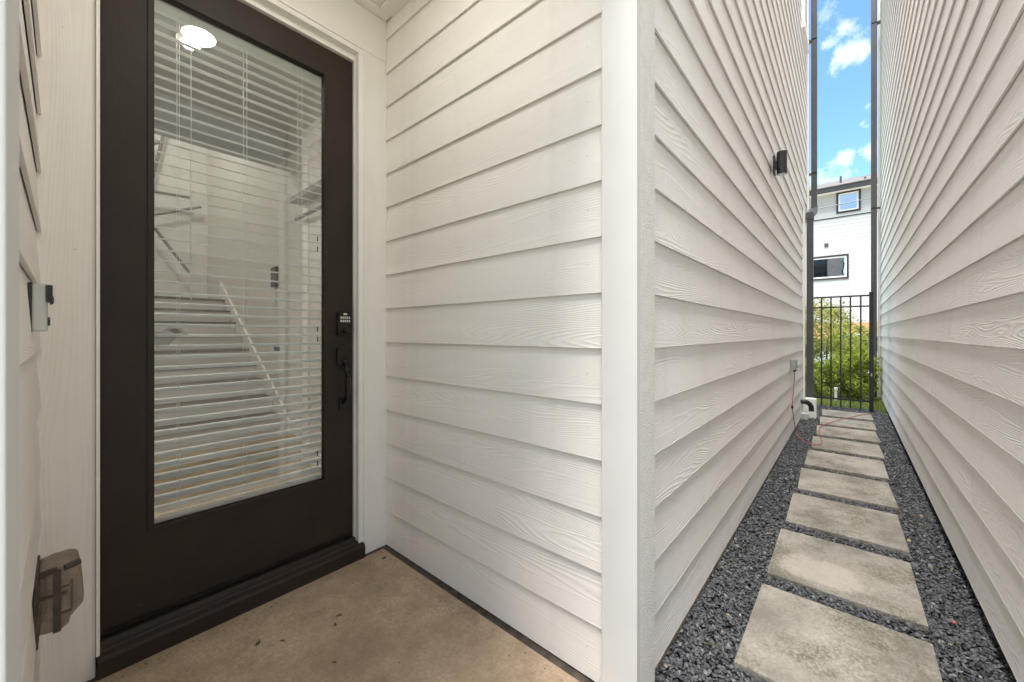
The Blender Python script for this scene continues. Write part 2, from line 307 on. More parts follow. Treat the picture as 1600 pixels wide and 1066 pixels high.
# ------------------------------------------------------------------ builders
WL = {}
def tag(o, label=None, cat=None, group=None, kind=None):
    for k, v in (('label', label), ('category', cat), ('group', group), ('kind', kind)):
        if v: o[k] = v
    return o
def adopt(o, parent, loc, rotz=0):
    """place o at a world position under its (unrotated) parent"""
    o.location = loc; o.rotation_euler = (0, 0, rotz); WL[o.name] = Vector(loc)
    if parent is not None:
        o.parent = parent; o.matrix_parent_inverse = Matrix.Translation(-WL[parent.name])
    return o
def thing(name, loc, label, cat, group=None):
    o = bpy.data.objects.new(name, None); COL.objects.link(o); o.empty_display_size = .1
    adopt(o, None, loc); return tag(o, label, cat, group)
class MB:
    def __init__(s): s.v = []; s.f = []; s.m = []; s.mi = 0
    def face(s, pts):
        i = len(s.v); s.v += [tuple(p) for p in pts]; s.f.append(tuple(range(i, i + len(pts)))); s.m.append(s.mi)
    def box(s, x0, x1, y0, y1, z0, z1):
        if x0 > x1: x0, x1 = x1, x0
        if y0 > y1: y0, y1 = y1, y0
        if z0 > z1: z0, z1 = z1, z0
        i = len(s.v)
        s.v += [(x, y, z) for z in (z0, z1) for y in (y0, y1) for x in (x0, x1)]
        for q in ((0, 2, 3, 1), (4, 5, 7, 6), (0, 1, 5, 4), (2, 6, 7, 3), (0, 4, 6, 2), (1, 3, 7, 5)):
            s.f.append(tuple(i + k for k in q)); s.m.append(s.mi)
        return s
    def prism(s, prof, axis, a0, a1):
        """extrude a closed 2D outline along an axis; prof in the two other coordinates in cyclic order"""
        def P(p, a): return (a, p[0], p[1]) if axis == 'x' else ((p[0], a, p[1]) if axis == 'y' else (p[0], p[1], a))
        n = len(prof); i = len(s.v)
        s.v += [P(p, a0) for p in prof] + [P(p, a1) for p in prof]
        for k in range(n):
            s.f.append((i + k, i + (k + 1) % n, i + n + (k + 1) % n, i + n + k)); s.m.append(s.mi)
        s.f.append(tuple(i + k for k in reversed(range(n)))); s.m.append(s.mi)
        s.f.append(tuple(i + n + k for k in range(n))); s.m.append(s.mi)
        return s
    def tube(s, path, r, n=8, cap=True):
        path = [Vector(p) for p in path]; rs = r if isinstance(r, (list, tuple)) else [r] * len(path)
        i0 = len(s.v); up = Vector((0, 0, 1))
        for k, p in enumerate(path):
            d = (path[min(k + 1, len(path) - 1)] - path[max(k - 1, 0)]).normalized()
            a = up.cross(d) if abs(d.z) < .9 else Vector((1, 0, 0)).cross(d); a.normalize(); b_ = d.cross(a)
            for j in range(n):
                t = 2 * math.pi * j / n; s.v.append(tuple(p + rs[k] * (math.cos(t) * a + math.sin(t) * b_)))
        for k in range(len(path) - 1):
            for j in range(n):
                s.f.append((i0 + k * n + j, i0 + k * n + (j + 1) % n, i0 + (k + 1) * n + (j + 1) % n, i0 + (k + 1) * n + j)); s.m.append(s.mi)
        if cap:
            s.f.append(tuple(i0 + j for j in reversed(range(n)))); s.m.append(s.mi)
            e = i0 + (len(path) - 1) * n; s.f.append(tuple(e + j for j in range(n))); s.m.append(s.mi)
        return s
    def lathe(s, c, prof, n=24, axis='z'):
        i0 = len(s.v)
        for (r, h) in prof:
            for j in range(n):
                t = 2 * math.pi * j / n; a, b_ = r * math.cos(t), r * math.sin(t)
                s.v.append({'z': (c[0] + a, c[1] + b_, c[2] + h), 'y': (c[0] + a, c[1] + h, c[2] + b_), 'x': (c[0] + h, c[1] + a, c[2] + b_)}[axis])
        for k in range(len(prof) - 1):
            for j in range(n):
                s.f.append((i0 + k * n + j, i0 + k * n + (j + 1) % n, i0 + (k + 1) * n + (j + 1) % n, i0 + (k + 1) * n + j)); s.m.append(s.mi)
        s.f.append(tuple(i0 + j for j in range(n))); s.m.append(s.mi)
        e = i0 + (len(prof) - 1) * n; s.f.append(tuple(e + j for j in range(n))); s.m.append(s.mi)
        return s
    def build(s, name, mats, parent=None, bevel=0, smooth=False, recalc=True, origin=None):
        if not isinstance(mats, (list, tuple)): mats = [mats]
        xs, ys, zs = zip(*s.v)
        c = Vector(origin) if origin else Vector(((min(xs) + max(xs)) / 2, (min(ys) + max(ys)) / 2, min(zs)))
        me = bpy.data.meshes.new(name); me.from_pydata([(x - c.x, y - c.y, z - c.z) for x, y, z in s.v], [], s.f)
        for mm in mats: me.materials.append(mm)
        me.polygons.foreach_set('material_index', s.m)
        if recalc or bevel:
            bm = bmesh.new(); bm.from_mesh(me)
            if recalc: bmesh.ops.recalc_face_normals(bm, faces=bm.faces)
            if bevel:
                ed = [e for e in bm.edges if len(e.link_faces) == 2 and e.calc_face_angle(0) > R(35)]
                bmesh.ops.bevel(bm, geom=ed, offset=bevel, segments=2, affect='EDGES', profile=.6, clamp_overlap=True)
            bm.to_mesh(me); bm.free()
        if smooth:
            me.polygons.foreach_set('use_smooth', [True] * len(me.polygons))
            me.set_sharp_from_angle(angle=R(38))
        o = bpy.data.objects.new(name, me); COL.objects.link(o); adopt(o, parent, c)
        return o
def copy_tree(root, delta, label=None):
    """a copy of a thing with copies of its parts and sub-parts, moved by delta"""
    def rec(o, par):
        c = o.copy(); COL.objects.link(c)
        if par is not None: c.parent = par
        for ch in list(o.children): rec(ch, c)
        return c
    c = rec(root, None); c.location = root.location + Vector(delta)
    if label: c['label'] = label
    return c

PR = .0190; LAP = .1834; Z0 = -1.150; GROUND = -1.185
HT = 6.3
def lap_board(name, mat, parent, start, length, rotz, wav=.0016, h=.205, PR=PR):
    """one lap siding board: local x along it, local y outwards; long boards bow a little"""
    n = max(1, int(length / .55)); v = []; f = []
    for k in range(n + 1):
        x = length * k / n
        dz = rnd.uniform(-wav, wav); dy = rnd.uniform(-wav, wav) * .7
        if k in (0, n): dz *= .4; dy *= .4
        v += [(x, PR + dy, dz), (x, .0105, dz + .0006), (x, .0002, h), (x, .0066, h), (x, PR + dy - .0006, dz + .0014)]
    for k in range(n):
        a = k * 5; b_ = a + 5
        for p, q in ((0, 4), (4, 3), (3, 2), (2, 1), (1, 0)): f.append((a + p, b_ + p, b_ + q, a + q))
    f.append((0, 4, 3, 2, 1)); e = n * 5; f.append((e, e + 1, e + 2, e + 3, e + 4))
    me = bpy.data.meshes.new(name); me.from_pydata(v, [], f); me.materials.append(mat)
    bm = bmesh.new(); bm.from_mesh(me); bmesh.ops.recalc_face_normals(bm, faces=bm.faces); bm.to_mesh(me); bm.free()
    o = bpy.data.objects.new(name, me); COL.objects.link(o); adopt(o, parent, start, rotz)
    return o
def lap_wall(parent, mat, origin, length, rotz, rows, joints, first=0, skip=None):
    """rows of boards; joints = board length, staggered"""
    d = Vector((math.cos(rotz), math.sin(rotz), 0)); o = Vector(origin)
    for r_ in range(first, rows):
        cuts = [0.0]; x = rnd.uniform(.35, 1.0) * joints
        while x < length - .5: cuts.append(x); x += joints
        cuts.append(length)
        for a, b_ in zip(cuts, cuts[1:]):
            if b_ - a < .02: continue
            if skip and skip(r_, a, b_): continue
            p = o + d * (a + (.001 if a else 0)) + Vector((0, 0, Z0 + LAP * r_))
            lap_board('siding_board', mat, parent, p, b_ - a - .002, rotz)

# ================================================================== GROUND
def slab_sheet(name, x0, x1, y0, y1, z, mat, n=1, kind='structure', zf=None):
    mb = MB()
    nx = n; ny = n
    for i in range(nx):
        for j in range(ny):
            xa, xb = x0 + (x1 - x0) * i / nx, x0 + (x1 - x0) * (i + 1) / nx; ya, yb = y0 + (y1 - y0) * j / ny, y0 + (y1 - y0) * (j + 1) / ny
            Z = zf if zf else (lambda x, y: z)
            mb.face([(xa, ya, Z(xa, ya)), (xb, ya, Z(xb, ya)), (xb, yb, Z(xb, yb)), (xa, yb, Z(xa, yb))])
    o = mb.build(name, mat, recalc=False); tag(o, kind=kind); return o
slab_sheet('ground', -60, 120, -80, 80, -1.45, m_lawn)
slab_sheet('driveway', 14.2, 24.0, -30, 30, -1.40, m_drive)
slab_sheet('front_path', -14, -1.0, -3, 5, -1.30, m_drive)
mb = MB(); mb.prism([(-.56, -1.6), (-.56, -1.275), (-.45, -1.255), (-.31, -1.212), (.66, -1.212), (.66, -1.6)], 'x', -1.0, 7.95); o = mb.build('gravel_bed', m_soil); tag(o, kind='structure')
mb = MB(); mb.box(7.95, 14.0, -9, 9, -1.6, -1.215); o = mb.build('lawn', m_lawn); tag(o, kind='structure')
mb = MB(); mb.box(-.6, 1.120, .50, 1.889, -1.6, -1.155); o = mb.build('porch_floor', m_porch); tag(o, kind='structure')
# dark joint strip between porch slab and the walls
mb = MB(); mb.box(1.120, 1.175, .53, 1.93, -1.6, -1.158); mb.box(-.06, 1.120, 1.889, 1.93, -1.6, -1.158)
o = mb.build('expansion_joint', m_caulk); tag(o, kind='structure')

# gravel: loose slate chips, far too many to count
def gravel():
    V = []; F = []
    base = [(1, 0, 0), (.45, .9, 0), (-.55, .8, 0), (-1, -.05, 0), (-.4, -.85, 0), (.6, -.75, 0)]
    stones = [(1.55 + .69 * k) for k in range(9)]
    def inslab(x, y):
        for sx in stones:
            if sx + .012 < x < sx + .575 and -.228 < y < .305: return True
        return False
    def chip(x, y, z, s):
        a = rnd.uniform(0, 6.283); ca, sa = math.cos(a), math.sin(a); tx, ty = rnd.gauss(0, .32), rnd.gauss(0, .32)
        el = rnd.uniform(.55, .9); th = s * rnd.uniform(.22, .42); i = len(V)
        for lv, sc in ((-1, .75), (0, 1.0), (1, .62)):
            for bx, by, _ in base:
                j = rnd.uniform(.82, 1.15)
                px, py = bx * s * sc * j, by * s * sc * el * j
                X, Y = px * ca - py * sa, px * sa + py * ca
                V.append((x + X, y + Y, z + lv * th + X * tx + Y * ty))
        for l in (0, 6):
            for k in range(6): F.append((i + l + k, i + l + (k + 1) % 6, i + l + 6 + (k + 1) % 6, i + l + 6 + k))
        F.append(tuple(i + 12 + k for k in range(6)))
    x = 1.0
    def cover(xa, xb, dens, smin, smax, yl=-.50, yr=.535):
        n = int((xb - xa) * (yr - yl) * dens)
        for _ in range(n):
            px = rnd.uniform(xa, xb); py = rnd.uniform(yl, yr)
            if inslab(px, py): continue
            s = rnd.uniform(smin, smax)
            edge = max(0, min(1, (py + .50) / .12))
            dr = max(0.0, min(1.0, (-.31 - py) / .17)); chip(px, py, -1.195 - .060 * dr + rnd.uniform(0, .020) * (.6 + .4 * edge), s)
    cover(.75, 2.6, 15500, .0045, .0105); cover(2.6, 4.2, 10500, .0055, .0115); cover(4.2, 5.8, 6000, .0075, .013); cover(5.8, 8.15, 4200, .009, .015)
    me = bpy.data.meshes.new('gravel'); me.from_pydata(V, [], F); me.materials.append(m_gravel)
    o = bpy.data.objects.new('gravel', me); COL.objects.link(o)
    tag(o, 'loose blue grey slate gravel filling the strips beside the stepping slabs', 'gravel', kind='stuff')
gravel()

# stepping slabs
lab = ['mottled stepping slab nearest the camera, cut by the picture edge', 'stepping slab with a pale washed patch and dark mildew corner',
       'third stepping slab from the camera, dark mildew at its left end', 'fourth stepping slab from the camera, beige with faint grey mottling',
       'fifth stepping slab from the camera, level with the middle of the left wall', 'sixth stepping slab from the camera, just before the red cord loop',
       'stepping slab under the loop of red cord', 'stepping slab with three small dark specks, crossed by the red cord', 'last stepping slab, right in front of the gate']
lab[6] = 'stepping slab under the loop of red cord, with small dark specks'; lab[7] = 'second stepping slab from the gate, crossed by the red cord'
for k in range(9):
    xc = 1.56 + .69 * k + .285
    ln = .575 - .01 * (k % 3) - (.03 if k > 6 else 0)
    mb = MB(); mb.box(-ln / 2, ln / 2, -.272, .272, -.05, 0)
    # chipped, slightly worn outline
    o = mb.build('stepping_slab', m_slab2 if k == 1 else m_slab, bevel=.004, origin=(0, 0, -.05))
    adopt(o, None, (xc, .037 + rnd.uniform(-.004, .004), -1.165 - .05 + rnd.uniform(-.002, .002) ), R((-.2, .6, 1.2, 2.2, 1.0, 2.0, 2.6, 2.4, 2.6)[k]))
    tag(o, lab[k], 'paving slab', 'stepping slabs down the side passage')

# ================================================================== LEFT HOUSE
XS = 1.149; YL = .505; YR = -.417; YD = 1.914
house = thing('town_house', (3.5, 2.2, -1.2), 'pale lap sided house with the recessed dark entry door', 'house')
H = house
mb = MB()                                                   # solid wall cores behind the boards
mb.box(1.166, 7.02, YL + .022, .66, -1.5, HT)              # passage wall
mb.box(7.02, 7.74, YL + .022, .66, 1.78, HT)
mb.box(1.171, 1.30, .66, 2.1, -1.5, 1.66)                   # porch side wall
mb.box(-.20, -.0695, .52, 2.1, -1.5, 1.66)                   # porch left wall
mb.box(-1.2, -.20, YL + .022, .66, -1.5, HT)
mb.box(-.20, 1.166, YL + .022, .66, 1.735, HT)              # above the porch opening
mb.box(6.88, 7.02, .66, 6, -1.5, 1.78); mb.box(7.60, 7.74, .66, 6, 1.78, HT)
mb.box(7.02, 7.60, .66, 6, 1.78, 1.9)
mb.box(-1.2, -1.06, .66, 6, -1.5, HT)
mb.box(-1.2, 7.74, .505, 6.2, HT, HT + .15)
mb.build('wall_core', m_sheath, H)
# passage wall siding: starts at the far end, boards run towards the camera
lap_wall(H, m_side, (6.93, YL + PR, 0), 6.93 - 1.272, R(180), 16, 3.66)
lap_wall(H, m_side, (7.66, YL + PR, 0), 7.66 - 1.272, R(180), int((HT - Z0) / LAP), 3.66, first=16)
# siding over the porch opening and on the front stretch to the left of it
lap_wall(H, m_side, (1.131, YL + PR, 0), 2.33, R(180), int((HT - Z0) / LAP), 3.66, first=16)
lap_wall(H, m_side, (-.145, YL + PR, 0), 1.05, R(180), 16, 3.66)
# porch side walls
lap_wall(H, m_side_in, (XS + PR, .600, 0), YD - .600, R(90), 16, 9)
lap_wall(H, m_side_in, (-.0475 - PR, YD, 0), YD - .62, R(-90), 16, 9)
# base strip under the siding
mb = MB(); mb.box(1.272, 6.94, YL + .006, YL + .03, -1.3, Z0 - .001); mb.build('base_board', m_found, H)
# corner trims
mb = MB(); mb.box(1.129, 1.152, .4835, .601, GROUND - .03, 1.74); mb.build('corner_trim', m_trim_s, H, bevel=.0015)
mb = MB(); mb.box(1.152, 1.272, .4835, .508, GROUND - .03, HT); mb.build('corner_trim', m_trim_r, H, bevel=.0015)
mb = MB(); mb.box(-.052, -.0295, .488, .622, GROUND - .03, 1.74); mb.build('corner_trim', m_trim_s, H, bevel=.0015)
mb = MB(); mb.box(-.145, -.053, .488, .512, GROUND - .03, 1.74); mb.build('corner_trim', m_trim, H, bevel=.0015)
mb = MB(); mb.box(6.945, 7.045, .487, .51, GROUND - .02, 1.775); mb.build('corner_trim', m_white, H, bevel=.0015)
mb = MB(); mb.box(7.675, 7.765, .487, .51, 1.775, HT); mb.build('corner_trim', m_white, H, bevel=.0015)
# high window in the passage wall
wx0, wx1, wz0 = 6.72, 7.42, 4.25
mb = MB(); mb.box(wx0, wx1, .468, .515, wz0, wz0 + .09); mb.box(wx0, wx0 + .09, .470, .515, wz0 + .09, wz0 + 1.4); mb.box(wx1 - .09, wx1, .470, .515, wz0 + .09, wz0 + 1.4); mb.box(wx0, wx1, .468, .515, wz0 + 1.4, wz0 + 1.49)
wf = mb.build('window', m_white, H)
mb = MB(); mb.box(wx0 + .09, wx1 - .09, .492, .50, wz0 + .09, wz0 + 1.4); mb.build('pane', m_mirror, wf)

# ---- door wall: casing boards, brick mould, jamb
mb = MB(); mb.box(-.0655, .0675, YD, YD + .03, -1.157, 1.478); mb.build('door_casing', m_trim, H, bevel=.001)
mb = MB(); mb.box(1.026, 1.1665, YD, YD + .03, -1.157, 1.478); mb.build('door_casing', m_trim, H, bevel=.001)
mb = MB(); mb.box(-.0655, 1.1665, YD, YD + .03, 1.4795, 1.70); mb.build('head_casing', m_white, H, bevel=.001)
def mould(x0, x1, side):
    """brick mould with a bead: two stepped fillets"""
    m_ = MB()
    a, b_ = (x0, x1)
    m_.box(a, b_, YD - .006, YD + .03, -1.085, 1.478)
    bx = (a, a + .009) if side < 0 else (b_ - .009, b_)
    m_.box(bx[0], bx[1], YD - .013, YD - .006, -1.085, 1.476)
    return m_.build('brick_mould', m_white, H, bevel=.0015)
mould(.0685, .078, -1); mould(.992, 1.0245, 1)
mb = MB(); mb.box(.054, 1.0245, YD - .0065, YD + .03, 1.4445, 1.4785); mb.box(.054, 1.0245, YD - .0135, YD - .0065, 1.469, 1.4785); mb.build('brick_mould', m_white, H, bevel=.0015)
mb = MB(); mb.box(.988, 1.02, YD + .03, 2.06, -1.06, 1.46); mb.build('door_jamb', m_white, H)
mb = MB(); mb.box(.045, .072, YD + .03, 2.06, -1.06, 1.46); mb.build('door_jamb', m_white, H)
mb = MB(); mb.box(.072, .988, YD + .03, 2.06, 1.416, 1.45); mb.build('door_jamb', m_white, H)
# threshold: sloped sill with a nose and a raised rib
mb = MB()
mb.prism([(1.885, -1.157), (1.885, -1.098), (1.890, -1.087), (1.912, -1.080), (1.915, -1.072), (1.922, -1.072), (1.926, -1.079), (1.950, -1.064), (2.06, -1.055), (2.06, -1.157)], 'x', .0715, 1.0165)
mb.build('door_sill', m_door, H, bevel=.0012)
# wall core round the door
mb = MB(); mb.box(-.20, .045, YD + .03, 2.06, -1.5, 1.70); mb.box(1.02, 1.30, YD + .03, 2.06, -1.5, 1.70); mb.box(-.20, 1.30, YD + .03, 2.06, 1.46, 2.0)
mb.box(-.2, 1.3, 2.0, 2.06, -1.5, -1.16); mb.build('wall_core', m_sheath, H)
# soffit over the porch
mb = MB(); mb.box(-.2, 1.30, .53, YD + .02, 1.712, 1.735); mb.build('soffit', m_soffit, H)
mb = MB(); mb.box(-.05, XS, YD - .052, YD - .002, 1.698, 1.711); mb.build('soffit_trim', m_white, H, bevel=.002)
mb = MB(); mb.box(XS - .065, XS + .01, .53, YD - .054, 1.697, 1.711); mb.build('soffit_trim', m_white, H, bevel=.002)
# the head of the porch opening
mb = MB(); mb.box(-.0295, 1.129, .4835, .53, 1.60, 1.745); mb.build('porch_header', m_white, H, bevel=.002)

# ---- the door leaf
DY0, DY1 = 1.960, 2.004; gx0, gx1, gz0, gz1 = .213, .846, -.728, 1.283
mb = MB()
mb.box(.0745, gx0, DY0, DY1, -1.050, 1.411); mb.box(gx1, .9855, DY0, DY1, -1.050, 1.411)
mb.box(gx0, gx1, DY0, DY1, -1.050, gz0); mb.box(gx0, gx1, DY0, DY1, gz1, 1.411)
door = mb.build('door', m_door, H); tag(door, 'dark brown full glass entry door, closed')
# glazing bead round the glass, mitred by butting
def ring(name, mat, par, x0, x1, z0, z1, wd, ya, yb, bev=.0):
    m_ = MB(); m_.box(x0, x0 + wd, ya, yb, z0, z1); m_.box(x1 - wd, x1, ya, yb, z0, z1); m_.box(x0 + wd, x1 - wd, ya, yb, z0, z0 + wd); m_.box(x0 + wd, x1 - wd, ya, yb, z1 - wd, z1)
    return m_.build(name, mat, par, bevel=bev)
ring('glazing_bead', m_door, door, gx0 - .012, gx1 + .012, gz0 - .012, gz1 + .012, .018, DY0 - .006, DY0 - .001, .0012)
mb = MB(); mb.box(gx0, gx1, DY0 + .012, DY0 + .0165, gz0, gz1); mb.build('glass_pane', m_glass, door)
# torn paper label left on the inside of the glass
mb = MB(); mb.prism([(.218, -.055), (.262, -.048), (.288, -.012), (.322, -.008), (.300, .018), (.262, .022), (.240, .004), (.216, .010)], 'y', DY0 + .0175, DY0 + .018); mb.mi = 1
mb.prism([(.262, .012), (.285, .018), (.302, .002), (.280, -.002)], 'y', DY0 + .0183, DY0 + .019)
mb.mi = 1; mb.prism([(.262, .012), (.285, .018), (.302, .002), (.280, -.002)], 'y', DY0 + .0168, DY0 + .0172); mb.build('paper_scrap', [m_smoke2, m_bark], door)
# door sweep line
mb = MB(); mb.box(.076, .984, DY0 - .004, DY0 - .001, -1.050, -1.035); mb.build('door_sweep', m_bronze, door)
# keypad lock
mb = MB(); lx, lz = .934, .052
mb.prism([(lx - .034, lz - .062), (lx + .034, lz - .062), (lx + .034, lz + .050), (lx + .020, lz + .060), (lx - .020, lz + .060), (lx - .034, lz + .050)][::1], 'y', DY0 - .026, DY0 - .001)
mb.lathe((lx, DY0 - .026, lz - .034), [(.021, 0), (.021, -.008), (.0165, -.011), (.0165, -.022), (.014, -.024)], 20, 'y')
kp = mb.build('keypad_lock', m_bronze, door, bevel=.0018)
mb = MB()
for r_ in range(2):
    for c in range(5): mb.box(lx - .0245 + c * .0105, lx - .0245 + c * .0105 + .0068, DY0 - .0285, DY0 - .0265, lz + .004 + r_ * .017, lz + .015 + r_ * .017)
mb.box(lx - .009, lx + .009, DY0 - .0285, DY0 - .0265, lz + .040, lz + .049)
# join the keys into the lock mesh as its second material
o = mb.build('tmp_keys', m_key); me = o.data
bm = bmesh.new(); bm.from_mesh(kp.data); n0 = len(bm.faces); me.transform(Matrix.Translation(o.location - kp.location)); bm.from_mesh(me); bm.faces.ensure_lookup_table()
for f in bm.faces[n0:]: f.material_index = 1
bm.to_mesh(kp.data); bm.free(); kp.data.materials.append(m_key); bpy.data.objects.remove(o)
# handle set: shaped escutcheon, thumb latch, curved grip, lower foot
hx = .930
mb = MB()
mb.prism([(hx - .028, -.165), (hx + .026, -.165), (hx + .030, -.150), (hx + .030, -.088), (hx + .026, -.076), (hx + .012, -.068), (hx, -.060), (hx - .012, -.068), (hx - .028, -.076), (hx - .032, -.088), (hx - .032, -.150)], 'y', DY0 - .020, DY0 - .001)
mb.box(hx - .011, hx + .011, DY0 - .050, DY0 - .020, -.148, -.142)
mb.prism([(hx - .018, -.385), (hx + .018, -.385), (hx + .018, -.335), (hx + .010, -.325), (hx - .010, -.325), (hx - .018, -.335)], 'y', DY0 - .014, DY0 - .001)
pts = [(hx, DY0 - .014, -.158), (hx, DY0 - .030, -.165), (hx, DY0 - .052, -.190), (hx, DY0 - .064, -.225), (hx, DY0 - .066, -.262), (hx, DY0 - .058, -.300), (hx, DY0 - .040, -.330), (hx, DY0 - .022, -.348), (hx, DY0 - .010, -.355)]
mb.tube(pts, [.010, .008, .0095, .0115, .0125, .0115, .0095, .008, .009], 10)
mb.build('door_handle', m_bronze, door, smooth=True, bevel=0)

# ---- room behind the door
mb = MB(); mb.box(-.5, 1.75, 2.06, 8.6, -1.12, -1.058); mb.build('interior_floor', m_wood_in, H)
mb = MB()
for k in range(14): mb.box(-.4 + .155 * k, -.4 + .155 * k + .152, 2.062, 4.9, -1.058, -1.055)
for k in range(14):
    pass
fl = mb.build('floor_plank', m_wood_in, H)
mb = MB()
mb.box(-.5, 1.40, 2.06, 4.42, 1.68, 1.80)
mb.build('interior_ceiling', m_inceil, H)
mb = MB()
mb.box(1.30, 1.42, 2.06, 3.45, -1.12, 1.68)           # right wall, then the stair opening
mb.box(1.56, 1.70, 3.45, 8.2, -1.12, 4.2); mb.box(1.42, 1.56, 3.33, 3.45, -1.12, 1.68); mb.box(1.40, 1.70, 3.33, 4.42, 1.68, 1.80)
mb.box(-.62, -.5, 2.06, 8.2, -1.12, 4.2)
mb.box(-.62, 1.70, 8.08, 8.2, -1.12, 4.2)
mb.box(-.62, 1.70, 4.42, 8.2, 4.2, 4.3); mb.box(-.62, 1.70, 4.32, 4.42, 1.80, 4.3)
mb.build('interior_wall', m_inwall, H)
st = MB(); st.box(.36, .40, 4.7, 8.0, -1.058, -.95); stair = st.build('staircase', m_white, H)
for k in range(9):
    y = 4.62 + .285 * k; z = -1.055 + .172 * (k + 1)
    mb = MB(); mb.box(-.45, 1.535, y + .015, y + .03, z - .172, z - .03); mb.build('riser', m_white, stair)
    mb = MB(); mb.box(-.45, 1.535, y - .01, y + .30, z - .03, z); mb.build('tread', m_tread, stair)
mb = MB(); mb.box(-.45, 1.535, 7.19, 8.08, .45, .49); mb.build('landing', m_tread, stair)
mb = MB(); mb.prism([(4.45, -1.055), (4.45, -.93), (4.60, -.80), (7.2, .78), (7.2, .60), (4.85, -1.055)], 'x', 1.537, 1.559); mb.build('stringer', m_white, stair)
for nm, a, b_ in (('rail_and_shadow', (.35, 7.95, 1.55), (1.45, 7.95, 2.05)), ('rail_and_shadow', (.25, 7.9, 2.1), (1.3, 7.9, 2.15)), ('rail_and_shadow', (.45, 7.9, 2.55), (.95, 7.9, 2.9)),  # first rod is a real rail; the others are railing shadows modelled as rods
                  ('rail_shadow', (1.02, 7.9, 3.2), (.86, 7.9, 2.3)), ('rail_shadow', (.55, 7.9, 2.1), (1.3, 7.9, .95))):
    mb = MB(); mb.tube([a, b_], .022, 8); mb.build(nm, m_tread, stair)
mb = MB(); mb.box(1.286, 1.30, 2.07, 3.45, -1.055, -.94); mb.build('baseboard', m_white, H)
mb = MB(); mb.box(1.285, 1.299, 2.62, 2.72, -1.0, 1.5); mb.box(1.285, 1.299, 3.30, 3.40, -1.0, 1.5); mb.box(1.284, 1.299, 2.62, 3.40, 1.5, 1.6); mb.build('closet_casing', m_white, H)
wp = thing('wall_phone', (1.545, 4.6, .55), 'small black wall phone hanging inside beyond the blinds', 'phone')
mb = MB(); mb.box(1.528, 1.558, 4.80, 4.95, .52, .74); mb.build('phone_body', m_black, wp, bevel=.004)
mb = MB(); mb.box(1.545, 1.559, 4.86, 4.93, .30, .51); mb.build('phone_cradle', m_pvc, wp, bevel=.003)

mb = MB(); mb.box(1.556, 1.5595, 4.76, 4.93, -.20, -.155); tp = mb.build('blue_tape', m_tape); tag(tp, 'small strip of blue tape on the hallway wall, seen through the blinds', 'tape')
mb = MB(); mb.box(1.20, 1.285, 2.75, 3.44, 1.06, 1.10); mb.build('wall_shelf', m_grey, H, bevel=.002)
mb = MB(); mb.tube([(1.24, 2.80, .93), (1.24, 3.42, .93)], .014, 8); mb.build('hanging_rod', m_grey, H)
# indoor ceiling light
def disc_light(name, c, r, label, cat, glow, rim):
    t = thing(name, c, label, cat)
    m_ = MB(); m_.lathe(c, [(r, 0), (r, -.012), (r - .006, -.020), (r - .014, -.022)], 40); m_.build('trim_ring', rim, t, smooth=True)
    m_ = MB(); m_.lathe(c, [(r - .016, -.021), (r - .022, -.028), (r * .5, -.034), (.004, -.035)], 40); m_.build('diffuser', glow, t, smooth=True)
    return t
disc_light('ceiling_light', (.50, 1.15, 1.711), .092, 'round white flush light on the porch soffit, seen reflected in the door glass', 'ceiling light', m_lampglow, m_white)
disc_light('ceiling_light', (.47, 2.86, 1.68), .06, 'lit round ceiling light inside the hallway behind the blinds', 'ceiling light', m_lampglow_in, m_white)
disc_light('ceiling_light', (-.22, 2.75, 1.68), .11, 'added unseen hallway fill light, left of the door opening', 'ceiling light', m_fillglow, m_white)  # added out of view to brighten the hallway
disc_light('ceiling_light', (.60, 6.2, 4.20), .16, 'added unseen fill light high in the stairwell', 'ceiling light', m_fillglow, m_white)  # added out of view to brighten the stairs behind the blinds

# ---- blinds hung behind the glass
bl = thing('window_blind', (.53, 2.05, 1.30), 'white horizontal slat blind hanging inside the door glass', 'blind')
BY = 2.045
mb = MB(); mb.box(.185, .875, BY - .028, BY + .028, 1.285, 1.335); mb.build('head_rail', m_blind, bl, bevel=.003)
slat = None; z = 1.262; k = 0
while z > -.70:
    if slat is None:
        m_ = MB(); n = 4; tl = R(14)
        P = []
        for q in range(n + 1):
            u = (q / n - .5) * .048; cr = .0022 * (1 - (2 * q / n - 1) ** 2)
            P.append((u * math.cos(tl) - cr * math.sin(tl), u * math.sin(tl) + cr * math.cos(tl)))
        prof = P + [(a, b_ - .0012) for a, b_ in reversed(P)]
        m_.prism([(BY + a, b_) for a, b_ in prof], 'x', .192, .868)
        slat = m_.build('slat', m_blind, bl, smooth=False); zb = slat.location.z; so = slat
    else:
        so = slat.copy(); COL.objects.link(so)
    so.location = (slat.location.x, slat.location.y, zb + z) if so is not slat else so.location
    so.rotation_euler = (rnd.gauss(0, .018), rnd.gauss(0, .0016), 0)
    if so is slat: first_z = z
    z -= .0424; k += 1
slat.location.z = zb + first_z
mb = MB(); mb.box(.192, .868, BY - .024, BY + .024, z - .008, z + .012); mb.build('bottom_rail', m_blind, bl, bevel=.003)
for x in (.30, .53, .76):
    for dy in (-.026, .026):
        mb = MB(); mb.tube([(x, BY + dy, 1.29), (x, BY + dy, z)], .0009, 5); mb.build('ladder_cord', m_blind, bl)
mb = MB(); mb.tube([(.335, BY - .034, 1.29), (.335, BY - .034, .1)], .0016, 6); mb.build('pull_cord', m_blind, bl)
for zz in (.47, .42, .02, -.03, -.60, -.65):
    mb = MB(); mb.box(.826, .831, BY - .040, BY - .036, zz - .012, zz + .012); mb.build('slat_clip', m_black, bl)

